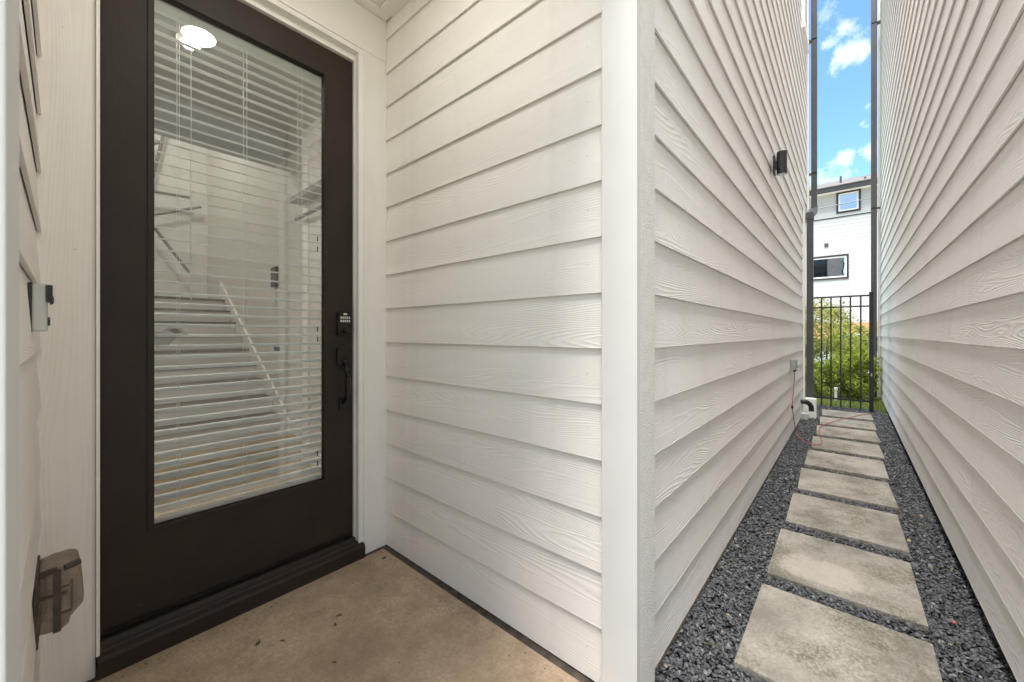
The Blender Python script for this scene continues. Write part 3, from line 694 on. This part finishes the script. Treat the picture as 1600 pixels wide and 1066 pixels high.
# ---- things on the porch walls
db = thing('doorbell', (-.036, 1.45, .06), 'slim silver and black video doorbell on the left porch wall', 'doorbell')
mb = MB(); mb.box(-.0505, -.027, 1.432, 1.478, .004, .116); mb.build('doorbell_body', m_silver, db, bevel=.004)
mb = MB(); mb.prism([(1.4295, .114), (1.480, .114), (1.480, .074), (1.4295, .074)], 'x', -.029, -.019); mb.lathe((-.019, 1.455, .080), [(.012, -.004), (.011, .000), (.006, .002)], 18, 'x'); mb.build('lens', m_black, db, smooth=True)
mb = MB(); mb.lathe((-.027, 1.455, .028), [(.011, -.002), (.010, .004)], 16, 'x'); mb.build('button', m_black, db, smooth=True)
mb = MB(); mb.box(-.056, -.0505, 1.434, 1.476, .002, .118); mb.build('mounting_plate', m_black, db)

oc = thing('outlet_cover', (-.01, 1.62, -.75), 'dusty smoked plastic bubble cover over the porch outlet', 'outlet cover')
mb = MB(); prof = [(-.048, -.618), (-.020, -.611), (.010, -.610), (.024, -.616), (.030, -.65), (.034, -.70), (.034, -.722), (.010, -.752), (.008, -.768), (-.008, -.778), (-.048, -.772)]
mb.prism([(a, b_) for a, b_ in prof], 'y', 1.555, 1.675)
cv = mb.build('cover', m_smoke, oc, bevel=.009)
mb = MB(); mb.box(-.052, -.044, 1.545, 1.685, -.800, -.610); mb.build('back_plate', m_caulk, oc, bevel=.003)
mb = MB(); mb.box(-.044, -.030, 1.585, 1.645, -.755, -.650); mb.build('socket_plate', m_black, oc, bevel=.003)
mb = MB()
mb.box(-.020, -.006, 1.547, 1.555, -.774, -.614); mb.box(-.046, .004, 1.549, 1.554, -.682, -.675); mb.box(.011, .014, 1.550, 1.5545, -.725, -.650); mb.box(-.006, .012, 1.551, 1.5545, -.733, -.728); mb.box(-.006, .008, 1.551, 1.5545, -.665, -.661)
mb.build('rib', m_caulk, oc)
mb = MB(); mb.tube([(.0, 1.552, -.614), (.027, 1.562, -.612)], .008, 8); mb.tube([(-.04, 1.556, -.617), (-.012, 1.556, -.615)], .008, 8); mb.build('hinge', m_caulk, oc)

# ---- passage wall fittings
wl = thing('wall_lamp', (3.95, .47, 1.42), 'black up and down cylinder wall lamp on the left passage wall', 'wall lamp')
mb = MB(); mb.box(3.905, 3.995, .478, .492, 1.345, 1.495); mb.build('back_plate', m_black, wl, bevel=.004)
mb = MB(); mb.box(3.935, 3.965, .455, .480, 1.385, 1.455); mb.build('bracket', m_black, wl)
mb = MB(); mb.lathe((3.95, .432, 1.335), [(.030, 0), (.037, 0), (.037, .185), (.031, .185), (.030, .178)], 28); mb.build('cylinder_shade', m_black, wl, smooth=True)
mb = MB(); mb.lathe((3.95, .432, 1.331), [(.031, 0), (.031, .004)], 24); mb.build('lens', m_pvc, wl)
ob = thing('outlet_box', (5.45, .49, -.38), 'grey weatherproof outlet box on the left passage wall near the gate', 'outlet box')
mb = MB(); mb.box(5.36, 5.50, .455, .503, -.415, -.295); mb.build('box_cover', m_grey, ob, bevel=.006)
mb = MB(); mb.box(5.355, 5.505, .448, .456, -.420, -.405); mb.build('cover_lip', m_grey, ob, bevel=.002)
mb = MB(); mb.lathe((5.43, .475, -.440), [(.010, 0), (.013, .008), (.013, .026)], 12); mb.build('cable_gland', m_black, ob)
# red cord: hangs from the box, lies on the gravel, loops over the slabs to the gate
def smooth_path(pts, n=5):
    out = []; P = [Vector(p) for p in pts]
    for i in range(len(P) - 1):
        p0 = P[max(i - 1, 0)]; p1 = P[i]; p2 = P[i + 1]; p3 = P[min(i + 2, len(P) - 1)]
        for k in range(n):
            t = k / n; out.append(.5 * ((2 * p1) + (-p0 + p2) * t + (2 * p0 - 5 * p1 + 4 * p2 - p3) * t * t + (-p0 + 3 * p1 - 3 * p2 + p3) * t ** 3))
    out.append(P[-1]); return out
zc = -1.160
mb = MB()
mb.tube(smooth_path([(5.43, .475, -.445), (5.43, .478, -.56), (5.40, .486, -.72), (5.37, .490, -.835), (5.40, .488, -.89), (5.50, .484, -1.02), (5.58, .478, -1.12), (5.56, .465, -1.165), (5.36, .41, -1.172), (5.20, .35, -1.172), (5.12, .31, zc), (5.14, .245, zc), (5.32, .222, zc),
                     (5.52, .25, zc), (5.62, .268, zc), (5.85, .275, zc), (6.05, .275, zc + .01), (6.35, .235, zc), (6.80, .11, zc), (7.15, -.02, zc), (7.45, -.14, zc), (7.6, -.235, -1.17), (7.75, -.27, -1.18)], 4), .0042, 6)
o = mb.build('extension_cord', m_cord); tag(o, 'thin red cord from the grey box looping over the far slabs', 'cord')
mb = MB(); mb.lathe((5.37, .490, -.85), [(.006, 0), (.011, .005), (.011, .03), (.006, .035)], 10); o = mb.build('cord_connector', m_black, None); tag(o, 'small black connector halfway down the hanging red cord', 'connector')
# downspouts
ds = thing('downspout', (6.98, .43, -1.15), 'charcoal downspout with an elbow beside the gate, on the left house', 'downspout')
mb = MB(); mb.box(6.95, 7.03, .392, .470, -.93, 1.62); mb.build('lower_pipe', m_ds, ds, bevel=.008)
mb = MB(); mb.box(7.70, 7.78, .388, .462, 1.99, HT); mb.build('upper_pipe', m_ds, ds, bevel=.008)
mb = MB(); a, b_ = (6.95, 2.02), (7.70, 2.22)
mb.prism([(.388, 0), (.470, 0), (.470, .001), (.388, .001)], 'x', 6.95, 6.951)
mb = MB()
P0 = [(6.945, .386, 1.615), (7.035, .386, 1.615), (7.035, .474, 1.615), (6.945, .474, 1.615)]
P1 = [(6.945, .386, 1.72), (7.035, .386, 1.66), (7.035, .474, 1.66), (6.945, .474, 1.72)]
P2 = [(7.695, .384, 1.96), (7.695 + .09, .384, 1.90), (7.695 + .09, .466, 1.90), (7.695, .466, 1.96)]
P3 = [(7.695, .384, 2.0), (7.785, .384, 2.0), (7.785, .466, 2.0), (7.695, .466, 2.0)]
L_ = [P0, P1, P2, P3]
mb.v = [p for q in L_ for p in q]
for q in range(3):
    for k in range(4): mb.f.append((q * 4 + k, q * 4 + (k + 1) % 4, q * 4 + 4 + (k + 1) % 4, q * 4 + 4 + k)); mb.m.append(0)
mb.f += [(0, 3, 2, 1), (12, 13, 14, 15)]; mb.m += [0, 0]
mb.build('elbow', m_ds, ds, bevel=.006)
mb = MB()
for zz in (4.6, 2.5): mb.box(7.70, 7.78, .387, .505, zz, zz + .02)
mb.build('strap', m_ds, ds)
pv = thing('drain_pipe', (6.85, .41, -1.2), 'white square drain boot with a black elbow at the foot of the downspout', 'drain pipe')
mb = MB(); mb.box(6.80, 6.95, .352, .478, -1.21, -.915); mb.build('boot', m_pvc, pv, bevel=.006)
mb = MB(); mb.tube(smooth_path([(6.55, .50, -.93), (6.55, .46, -.925), (6.57, .42, -.945), (6.58, .395, -.985), (6.58, .39, -1.05)], 4), .030, 12); mb.build('elbow', m_black, pv, smooth=True)
mb = MB(); mb.box(6.62, 6.72, .43, .505, -1.21, -1.10); mb.build('cleanout_block', m_pvc, pv, bevel=.005)

# ================================================================== RIGHT HOUSE
h2 = thing('town_house', (5, -2, -1.2), 'neighbouring pale lap sided house along the right of the passage', 'house')
RX0, RX1 = .30, 9.80
mb = MB()
mb.box(RX0 + .02, RX1 + .02, -.56, YR - .022, -1.12, HT); mb.box(RX0 + .02, RX1 + .02, -.62, -.47, -1.5, -1.12)
mb.box(RX0 + .02, RX0 + .16, -5, -.56, -1.5, HT); mb.box(RX1 - .12, RX1 + .02, -5, -.56, -1.5, HT); mb.box(RX0, RX1 + .02, -5, YR - .02, HT, HT + .15)
mb.build('wall_core', m_sheath, h2)
lap_wall(h2, m_side, (RX0 + .1, YR - PR, 0), RX1 - RX0 - .1, 0, int((HT - Z0) / LAP), 3.66)
mb = MB(); mb.box(RX0, RX0 + .1, YR - .02, YR + .022, -1.2, HT); mb.build('corner_trim', m_white, h2, bevel=.0015)
mb = MB(); mb.box(RX1 + .004, RX1 + .15, YR - .02, -.388, -1.2, HT); mb.build('corner_trim', m_white, h2, bevel=.0015)
ds2 = thing('downspout', (9.62, -.32, -1.15), 'straight charcoal downspout at the far end of the right house', 'downspout')
mb = MB(); mb.box(9.60, 9.69, -.368, -.288, -1.16, HT); mb.build('pipe', m_ds, ds2, bevel=.008)
mb = MB()
for zz in (5.6, 2.25): mb.box(9.60, 9.69, -.415, -.286, zz, zz + .02)
mb.build('strap', m_ds, ds2)

# ================================================================== GATE
gate = thing('metal_gate', (7.9, .1, -1.15), 'black metal picket gate across the end of the passage', 'gate')
GX = 7.90
for z_, t_ in ((.553, .024), (.395, .020), (-1.035, .024)):
    mb = MB(); mb.box(GX - .011, GX + .011, -.222, .47, z_, z_ + t_); mb.build('rail', m_black, gate, bevel=.002)
for y in (.455, .341, .225, .108, -.005, -.123):
    mb = MB(); mb.box(GX - .0095, GX + .0095, y - .0095, y + .0095, -1.15, .552); mb.build('picket', m_black, gate, bevel=.002)
mb = MB(); mb.box(GX - .025, GX + .025, -.266, -.216, -1.30, .60); mb.box(GX - .03, GX + .03, -.271, -.211, .60, .612); mb.build('post', m_black, gate, bevel=.002)
mb = MB(); mb.box(GX - .04, GX - .026, -.250, -.234, -.64, -.61); mb.lathe((GX - .04, -.242, -.60), [(.006, 0), (.006, -.010)], 10, 'x'); mb.build('latch', m_silver, gate)

# ================================================================== BACK GARDEN
def leafcloud(mb, n, fn, size, rr):
    for _ in range(n):
        p = fn(rr); s = size * rr.uniform(.6, 1.25)
        d = Vector((rr.gauss(0, 1), rr.gauss(0, 1), rr.gauss(.25, .8))).normalized(); q = d.cross(Vector((rr.gauss(0, 1), rr.gauss(0, 1), rr.gauss(0, 1)))).normalized(); nn = d.cross(q)
        p = Vector(p); a = p - d * s; b_ = p + d * s
        i = len(mb.v); mb.v += [tuple(a), tuple(p + q * s * .42 + nn * s * .12), tuple(b_), tuple(p - q * s * .42 + nn * s * .12)]
        mb.f += [(i, i + 1, i + 2), (i, i + 2, i + 3)]; mb.m += [0, 0]
def clumps(rr, c, rad, n):
    out = []
    for _ in range(n):
        while True:
            v = Vector((rr.uniform(-1, 1), rr.uniform(-1, 1), rr.uniform(-1, 1)))
            if .25 < v.length < 1: break
        out.append((Vector((c[0] + v.x * rad[0], c[1] + v.y * rad[1], c[2] + v.z * rad[2])), rr.uniform(.35, 1)))
    return out
def bush(name, c, rad, nclump, nleaf, leaf, mat, label, cat, stems, seed, group=None, twigs=0):
    rr = random.Random(seed); t = thing(name, (c[0], c[1], -1.215), label, cat, group)
    cl = clumps(rr, c, rad, nclump); cr = .22 * max(rad[0], rad[1])
    def fn(r_):
        q, w_ = r_.choice(cl); return q + Vector((r_.gauss(0, cr * w_), r_.gauss(0, cr * w_), r_.gauss(0, cr * w_ * .9)))
    mb = MB(); leafcloud(mb, nleaf, fn, leaf, rr)
    for k in range(twigs):
        q = Vector((c[0] + rr.uniform(-.8, .8) * rad[0], c[1] + rr.uniform(-.9, .9) * rad[1], c[2] + rad[2] * .75)); h = rr.uniform(.1, .26)
        leafcloud(mb, 14, lambda r_: (q.x + r_.gauss(0, .012), q.y + r_.gauss(0, .012), q.z + r_.uniform(0, h)), leaf * .6, rr)
    mb.build('foliage' if cat != 'tree' else 'crown', mat, t, recalc=False)
    for k in range(stems):
        a = rr.uniform(0, 6.28); q = rr.choice(cl)[0]
        b0 = Vector((c[0] + math.cos(a) * .05, c[1] + math.sin(a) * .05, -1.23)); mid = (b0 + q) / 2 + Vector((rr.gauss(0, .04), rr.gauss(0, .04), .05))
        mb = MB(); mb.tube(smooth_path([b0, mid, q], 4), [.016 - .0013 * j for j in range(9)], 6); mb.build('stem' if cat != 'tree' else 'trunk', m_bark, t)
    return t
bush('small_tree', (10.2, .38, -.02), (.55, .66, .64), 46, 5600, .031, m_leaf2, 'airy small tree behind the gate, its top above the rail', 'tree', 7, 11, twigs=7)
bush('shrub', (9.55, .42, -.84), (.34, .34, .36), 40, 6000, .026, m_leaf, 'low bright shrub behind the left half of the gate', 'shrub', 6, 5)
bush('shrub', (9.5, -.08, -.72), (.40, .30, .44), 44, 7500, .028, m_leaf, 'dense bright green shrub behind the right half of the gate', 'shrub', 9, 8)
bush('shrub', (11.2, .02, -.35), (.4, .42, .55), 34, 5000, .034, m_leaf, 'taller loose green shrub rising behind the dense one', 'shrub', 6, 21)
bush('shrub', (11.6, 1.2, -.45), (.5, .5, .6), 22, 2000, .036, m_leaf2, 'yellowing shrub mostly hidden by the left downspout', 'shrub', 6, 22)
# grass
def grass():
    mb = MB(); rr = random.Random(3)
    for _ in range(15000):
        x = 8.15 + 5.8 * rr.random() ** 1.6; y = rr.uniform(-.2, .17) * x - .05
        h = rr.uniform(.03, .085) * (1.5 if y < -.24 and x < 9.3 else 1); a = rr.uniform(0, 6.28); w_ = .004; lx_, ly = rr.gauss(0, .02), rr.gauss(0, .02)
        mb.v += [(x - w_ * math.cos(a), y - w_ * math.sin(a), -1.216), (x + w_ * math.cos(a), y + w_ * math.sin(a), -1.216), (x + lx_, y + ly, -1.216 + h)]
        i = len(mb.v) - 3; mb.f.append((i, i + 1, i + 2)); mb.m.append(0)
    o = mb.build('grass', m_grass, recalc=False); tag(o, 'bright green grass growing beyond the gate', 'grass', kind='stuff')
grass()
um = thing('utility_marker', (9.05, .19, -1.2), 'small white capped pipe standing in the grass behind the gate', 'pipe')
mb = MB(); mb.lathe((9.05, .19, -1.23), [(.020, 0), (.020, .20), (.018, .21)], 18); mb.build('pipe', m_pvc, um, smooth=True)
mb = MB(); mb.lathe((9.05, .19, -1.02), [(.026, 0), (.026, .04), (.022, .05)], 18); mb.build('cap', m_pvc, um, smooth=True)

# car on the driveway
def car():
    t = thing('parked_car', (17.2, -.9, -1.40), 'pale silver green hatchback parked on the driveway behind the shrubs', 'car')
    x0 = 16.2; y0, y1 = -2.9, 1.1     # side faces the gate, nose towards -y
    prof = [(y0, -1.12), (y0 + .02, -.78), (y0 + .25, -.66), (y0 + 1.0, -.58), (y0 + 1.75, -.10), (y0 + 2.1, -.02), (y0 + 3.0, .0), (y0 + 3.65, -.35), (y0 + 3.95, -.50), (y0 + 4.0, -1.0), (y0 + 3.95, -1.18), (y0 + .1, -1.2)]
    mb = MB(); mb.prism([(a, b_) for a, b_ in prof], 'x', x0, x0 + 1.75); body = mb.build('body', m_car, t, bevel=.05, smooth=True)
    for nm, pr in (('side_window', [(y0 + 1.18, -.55), (y0 + 1.80, -.15), (y0 + 2.15, -.09), (y0 + 2.15, -.55)]), ('side_window', [(y0 + 2.22, -.55), (y0 + 2.22, -.09), (y0 + 2.95, -.08), (y0 + 3.42, -.36), (y0 + 3.50, -.55)])):
        mb = MB(); mb.prism(pr, 'x', x0 - .006, x0 + .02); mb.build(nm, m_carglass, t)
    mb = MB(); mb.face([(x0 + .12, y0 + 1.02, -.54), (x0 + 1.63, y0 + 1.02, -.54), (x0 + 1.55, y0 + 1.70, -.10), (x0 + .2, y0 + 1.70, -.10)]); mb.build('windscreen', m_carglass, t, recalc=False)
    for yy in (y0 + .78, y0 + 3.15):
        for xx in (x0 - .01, x0 + 1.55):
            mb = MB(); mb.lathe((xx, yy, -1.09), [(.31, 0), (.31, .21)], 28, 'x'); wh = mb.build('wheel', m_rubber, t)
            mb = MB(); mb.lathe((xx - .01, yy, -1.09), [(.20, 0), (.20, .02), (.05, -.01)], 20, 'x'); mb.build('rim', m_chrome, wh)
    mb = MB(); mb.box(x0 + .1, x0 + .4, y0 - .01, y0 + .06, -.78, -.68); mb.build('headlight', m_pvc, t)
    mb = MB(); mb.box(x0 - .12, x0, y0 + 1.25, y0 + 1.38, -.58, -.46); mb.build('side_mirror', m_car, t, bevel=.02)
car()
# cedar fence
fe = thing('cedar_fence', (20.5, 0, -1.4), 'orange brown cedar board fence beyond the driveway', 'fence')
for k in range(44):
    y = -3.6 + .142 * k
    mb = MB(); mb.box(20.5, 20.52, y, y + .136, -1.38, .42 + rnd.uniform(-.006, .006)); mb.build('board', m_cedar, fe)
mb = MB(); mb.box(20.522, 20.56, -3.6, 2.6, -.9, -.81); mb.build('rail', m_cedar, fe)
mb = MB(); mb.box(20.522, 20.56, -3.6, 2.6, .1, .19); mb.build('rail', m_cedar, fe)

# ================================================================== HOUSE BEHIND
bgx = 24.6
h3 = thing('row_house', (bgx + 3, 0, -1.4), 'white three storey house with grey roof beyond the gate', 'house')
mb = MB(); mb.box(bgx + .014, bgx + 9, -9, 12, -1.45, 6.85); mb.build('wall_core', m_bgpaint, h3)
wins = [((-.385, .50), (5.80, 6.80)), ((.045, 1.52), (2.63, 3.79))]
for r_ in range(46):
    z = -1.35 + .178 * r_
    if z > 6.7: break
    holes = sorted([w_[0] for w_ in wins if z < w_[1][1] - .02 and z + .178 > w_[1][0] + .02])
    segs = []; y = -6.0
    for a, b_ in holes: segs.append((y, a)); y = b_
    segs.append((y, 8.0))
    for a, b_ in segs: lap_board('siding_board', m_bgpaint, h3, (bgx + .012, a, z), b_ - a, R(90), wav=.0, h=.19, PR=.0125)
for (ya, yb), (za, zb_) in wins:
    mb = MB(); fw = .075
    mb.box(bgx - .04, bgx + .03, ya, ya + fw, za, zb_); mb.box(bgx - .04, bgx + .03, yb - fw, yb, za, zb_); mb.box(bgx - .04, bgx + .03, ya + fw, yb - fw, za, za + fw); mb.box(bgx - .04, bgx + .03, ya + fw, yb - fw, zb_ - fw, zb_)
    wnd = mb.build('window', m_roofm, h3)
    mb = MB(); e = fw; g = .06
    mb.box(bgx - .02, bgx + .02, ya + e, ya + e + g, za + e, zb_ - e); mb.box(bgx - .02, bgx + .02, yb - e - g, yb - e, za + e, zb_ - e); mb.box(bgx - .02, bgx + .02, ya + e + g, yb - e - g, za + e, za + e + g); mb.box(bgx - .02, bgx + .02, ya + e + g, yb - e - g, zb_ - e - g, zb_ - e)
    mb.build('sash', m_white, wnd)
    mb = MB(); mb.box(bgx + .0, bgx + .01, ya + e + g, yb - e - g, za + e + g, zb_ - e - g); mb.build('pane', m_mirror, wnd)
mb = MB(); mb.box(bgx - .03, bgx + .02, .80, .955, 4.24, 4.42); mb.build('vent', m_ds, h3, bevel=.01)
mb = MB(); mb.box(bgx - .025, bgx + .02, -6, 8, 5.60, 5.64); mb.build('flashing_strip', m_roofm, h3)
mb = MB(); mb.box(bgx - .42, bgx + .02, -9, 12, 6.80, 6.84); mb.build('eave_soffit', m_white, h3)
mb = MB(); mb.box(bgx - .46, bgx - .42, -9, 12, 6.78, 7.02); mb.build('fascia', m_roofm, h3)
mb = MB(); mb.prism([(bgx - .48, 7.02), (bgx - .48, 7.05), (bgx + 4.5, 8.75), (bgx + 9, 7.05), (bgx + 9, 6.85), (bgx + .0, 6.86)], 'y', -9, 12); rf = mb.build('roof', m_shingle, h3)
rf_ = WL[rf.name]
for y, x, h_ in ((.35, .9, .55), (-.55, .5, .30), (1.1, .4, .12)):
    mb = MB(); zz = 7.05 + x / 4.98 * 1.7 ; mb.lathe((bgx + x, y, zz - .05), [(.045, 0), (.045, h_)], 10); mb.build('vent_pipe', m_ds, rf)
# overhead service cable
mb = MB(); mb.tube(smooth_path([(21.5, 7, 5.30), (21.5, 3, 5.36), (21.5, 0, 5.46), (21.5, -5, 5.75)], 4), .016, 6); o = mb.build('service_cable', m_black); tag(o, 'thin dark cable strung across in front of the far white house', 'cable')
# back of the left house as the far panes mirror it: black framed window on its rear wall
mb = MB(); bx = 7.742
mb.box(bx, bx + .05, 1.45, 1.54, 4.7, 6.2); mb.box(bx, bx + .05, 2.36, 2.45, 4.7, 6.2); mb.box(bx, bx + .05, 1.54, 2.36, 4.7, 4.79); mb.box(bx, bx + .05, 1.54, 2.36, 6.11, 6.2); mb.box(bx, bx + .05, 1.54, 2.36, 5.42, 5.48)
wb = mb.build('window', m_black, H); mb = MB(); mb.box(bx, bx + .02, 1.54, 2.36, 4.79, 6.11); mb.build('pane', m_carglass, wb)

# ================================================================== SMALL DEBRIS
def leaf(x, y, z, s, label, mat=m_leafd, rot=0, name='dry_leaf', curl=.35):
    mb = MB(); n = 6; V = []; s *= .82
    for k in range(n + 1):
        t = k / n; w_ = s * .42 * math.sin(math.pi * t ** .8) * (1 + .15 * math.sin(9 * t + x * 50)); zz = curl * s * (t - .5) ** 2 * 2
        V.append(((t - .5) * 2 * s, w_, zz + abs(w_) * .6)); V.append(((t - .5) * 2 * s, 0, zz)); V.append(((t - .5) * 2 * s, -w_, zz + abs(w_) * .4))
    mb.v = V
    for k in range(n):
        for j in (0, 1): mb.f.append((k * 3 + j, k * 3 + j + 1, k * 3 + j + 4, k * 3 + j + 3)); mb.m.append(0)
    o = mb.build(name, mat, recalc=False); adopt(o, None, (x, y, z), rot); tag(o, label, 'leaf'); return o
G = 'dry leaves on the porch floor'
for args in ((1.075, 1.80, -1.153, .020, 'dark curled leaf in the inner corner of the porch floor', m_leafd, .4), (.735, 1.575, -1.153, .015, 'upper of the two small brown leaves in the middle of the porch floor', m_leafd, 2.6),
             (.702, 1.535, -1.153, .014, 'lower of the two small brown leaves in the middle of the porch floor', m_leafd, 1.2), (.472, 1.66, -1.152, .019, 'crumpled brown leaf nearest the door sill', m_leafd, .9),
             (.619, 1.364, -1.153, .013, 'small dark leaf crumb closest to the camera on the porch floor', m_leafd, 2.0), (.535, 1.605, -1.153, .013, 'thin twig like leaf scrap beside the crumpled leaf', m_leafd, 2.2)):
    o = leaf(*args); o['group'] = G
leaf(2.36, -.315, -1.172, .020, 'small red leaf on the gravel right of the second slab', m_leafr, .5)
mb = MB()
rr = random.Random(9)
for _ in range(420):
    e = rr.random()
    if e < .45: x, y = rr.uniform(.1, 1.08), 1.862 - abs(rr.gauss(0, .025))
    elif e < .8: x, y = 1.095 - abs(rr.gauss(0, .035)), rr.uniform(.6, 1.85)
    else: x, y = rr.uniform(.1, 1.08), rr.uniform(.6, 1.85)
    s = rr.uniform(.0008, .0028); a = rr.uniform(0, 6.28)
    c_, s_ = math.cos(a) * s, math.sin(a) * s
    mb.face([(x - c_ * 1.6, y - s_ * 1.6, -1.1535), (x + s_, y - c_, -1.1515), (x + c_ * 1.6, y + s_ * 1.6, -1.1535), (x - s_, y + c_, -1.1522)])
o = mb.build('leaf_crumbs', m_leafd, recalc=False); tag(o, 'dark crumbs and grit gathered along the edges of the porch floor', 'debris', kind='stuff')

# a few weeds and straws along the left edge of the gravel
mb = MB(); rr = random.Random(31)
for _ in range(90):
    if rr.random() < .6: cx_, cy_ = rr.choice(((1.62, .40), (2.25, .46), (3.4, .47), (4.6, .45), (2.9, -.34), (6.6, .33))); x = cx_ + rr.gauss(0, .03); y = cy_ + rr.gauss(0, .02)
    else: x = rr.uniform(1.4, 7.4); y = rr.choice((rr.uniform(.36, .5), rr.uniform(-.36, -.28)))
    h = rr.uniform(.012, .045); a = rr.uniform(0, 6.28); w_ = .0012; lx_, ly = rr.gauss(0, .02), rr.gauss(0, .02)
    i = len(mb.v); mb.v += [(x - w_ * math.cos(a), y - w_ * math.sin(a), -1.195), (x + w_ * math.cos(a), y + w_ * math.sin(a), -1.195), (x + lx_ * .5 + w_ * .7, y + ly * .5, -1.195 + h * .7), (x + lx_, y + ly, -1.195 + h)]
    mb.f += [(i, i + 1, i + 2), (i, i + 2, i + 3)]; mb.m += [0, 0]
o = mb.build('weeds', m_grass, recalc=False); tag(o, 'thin weeds and straws poking out of the grey gravel', 'weeds', kind='stuff')
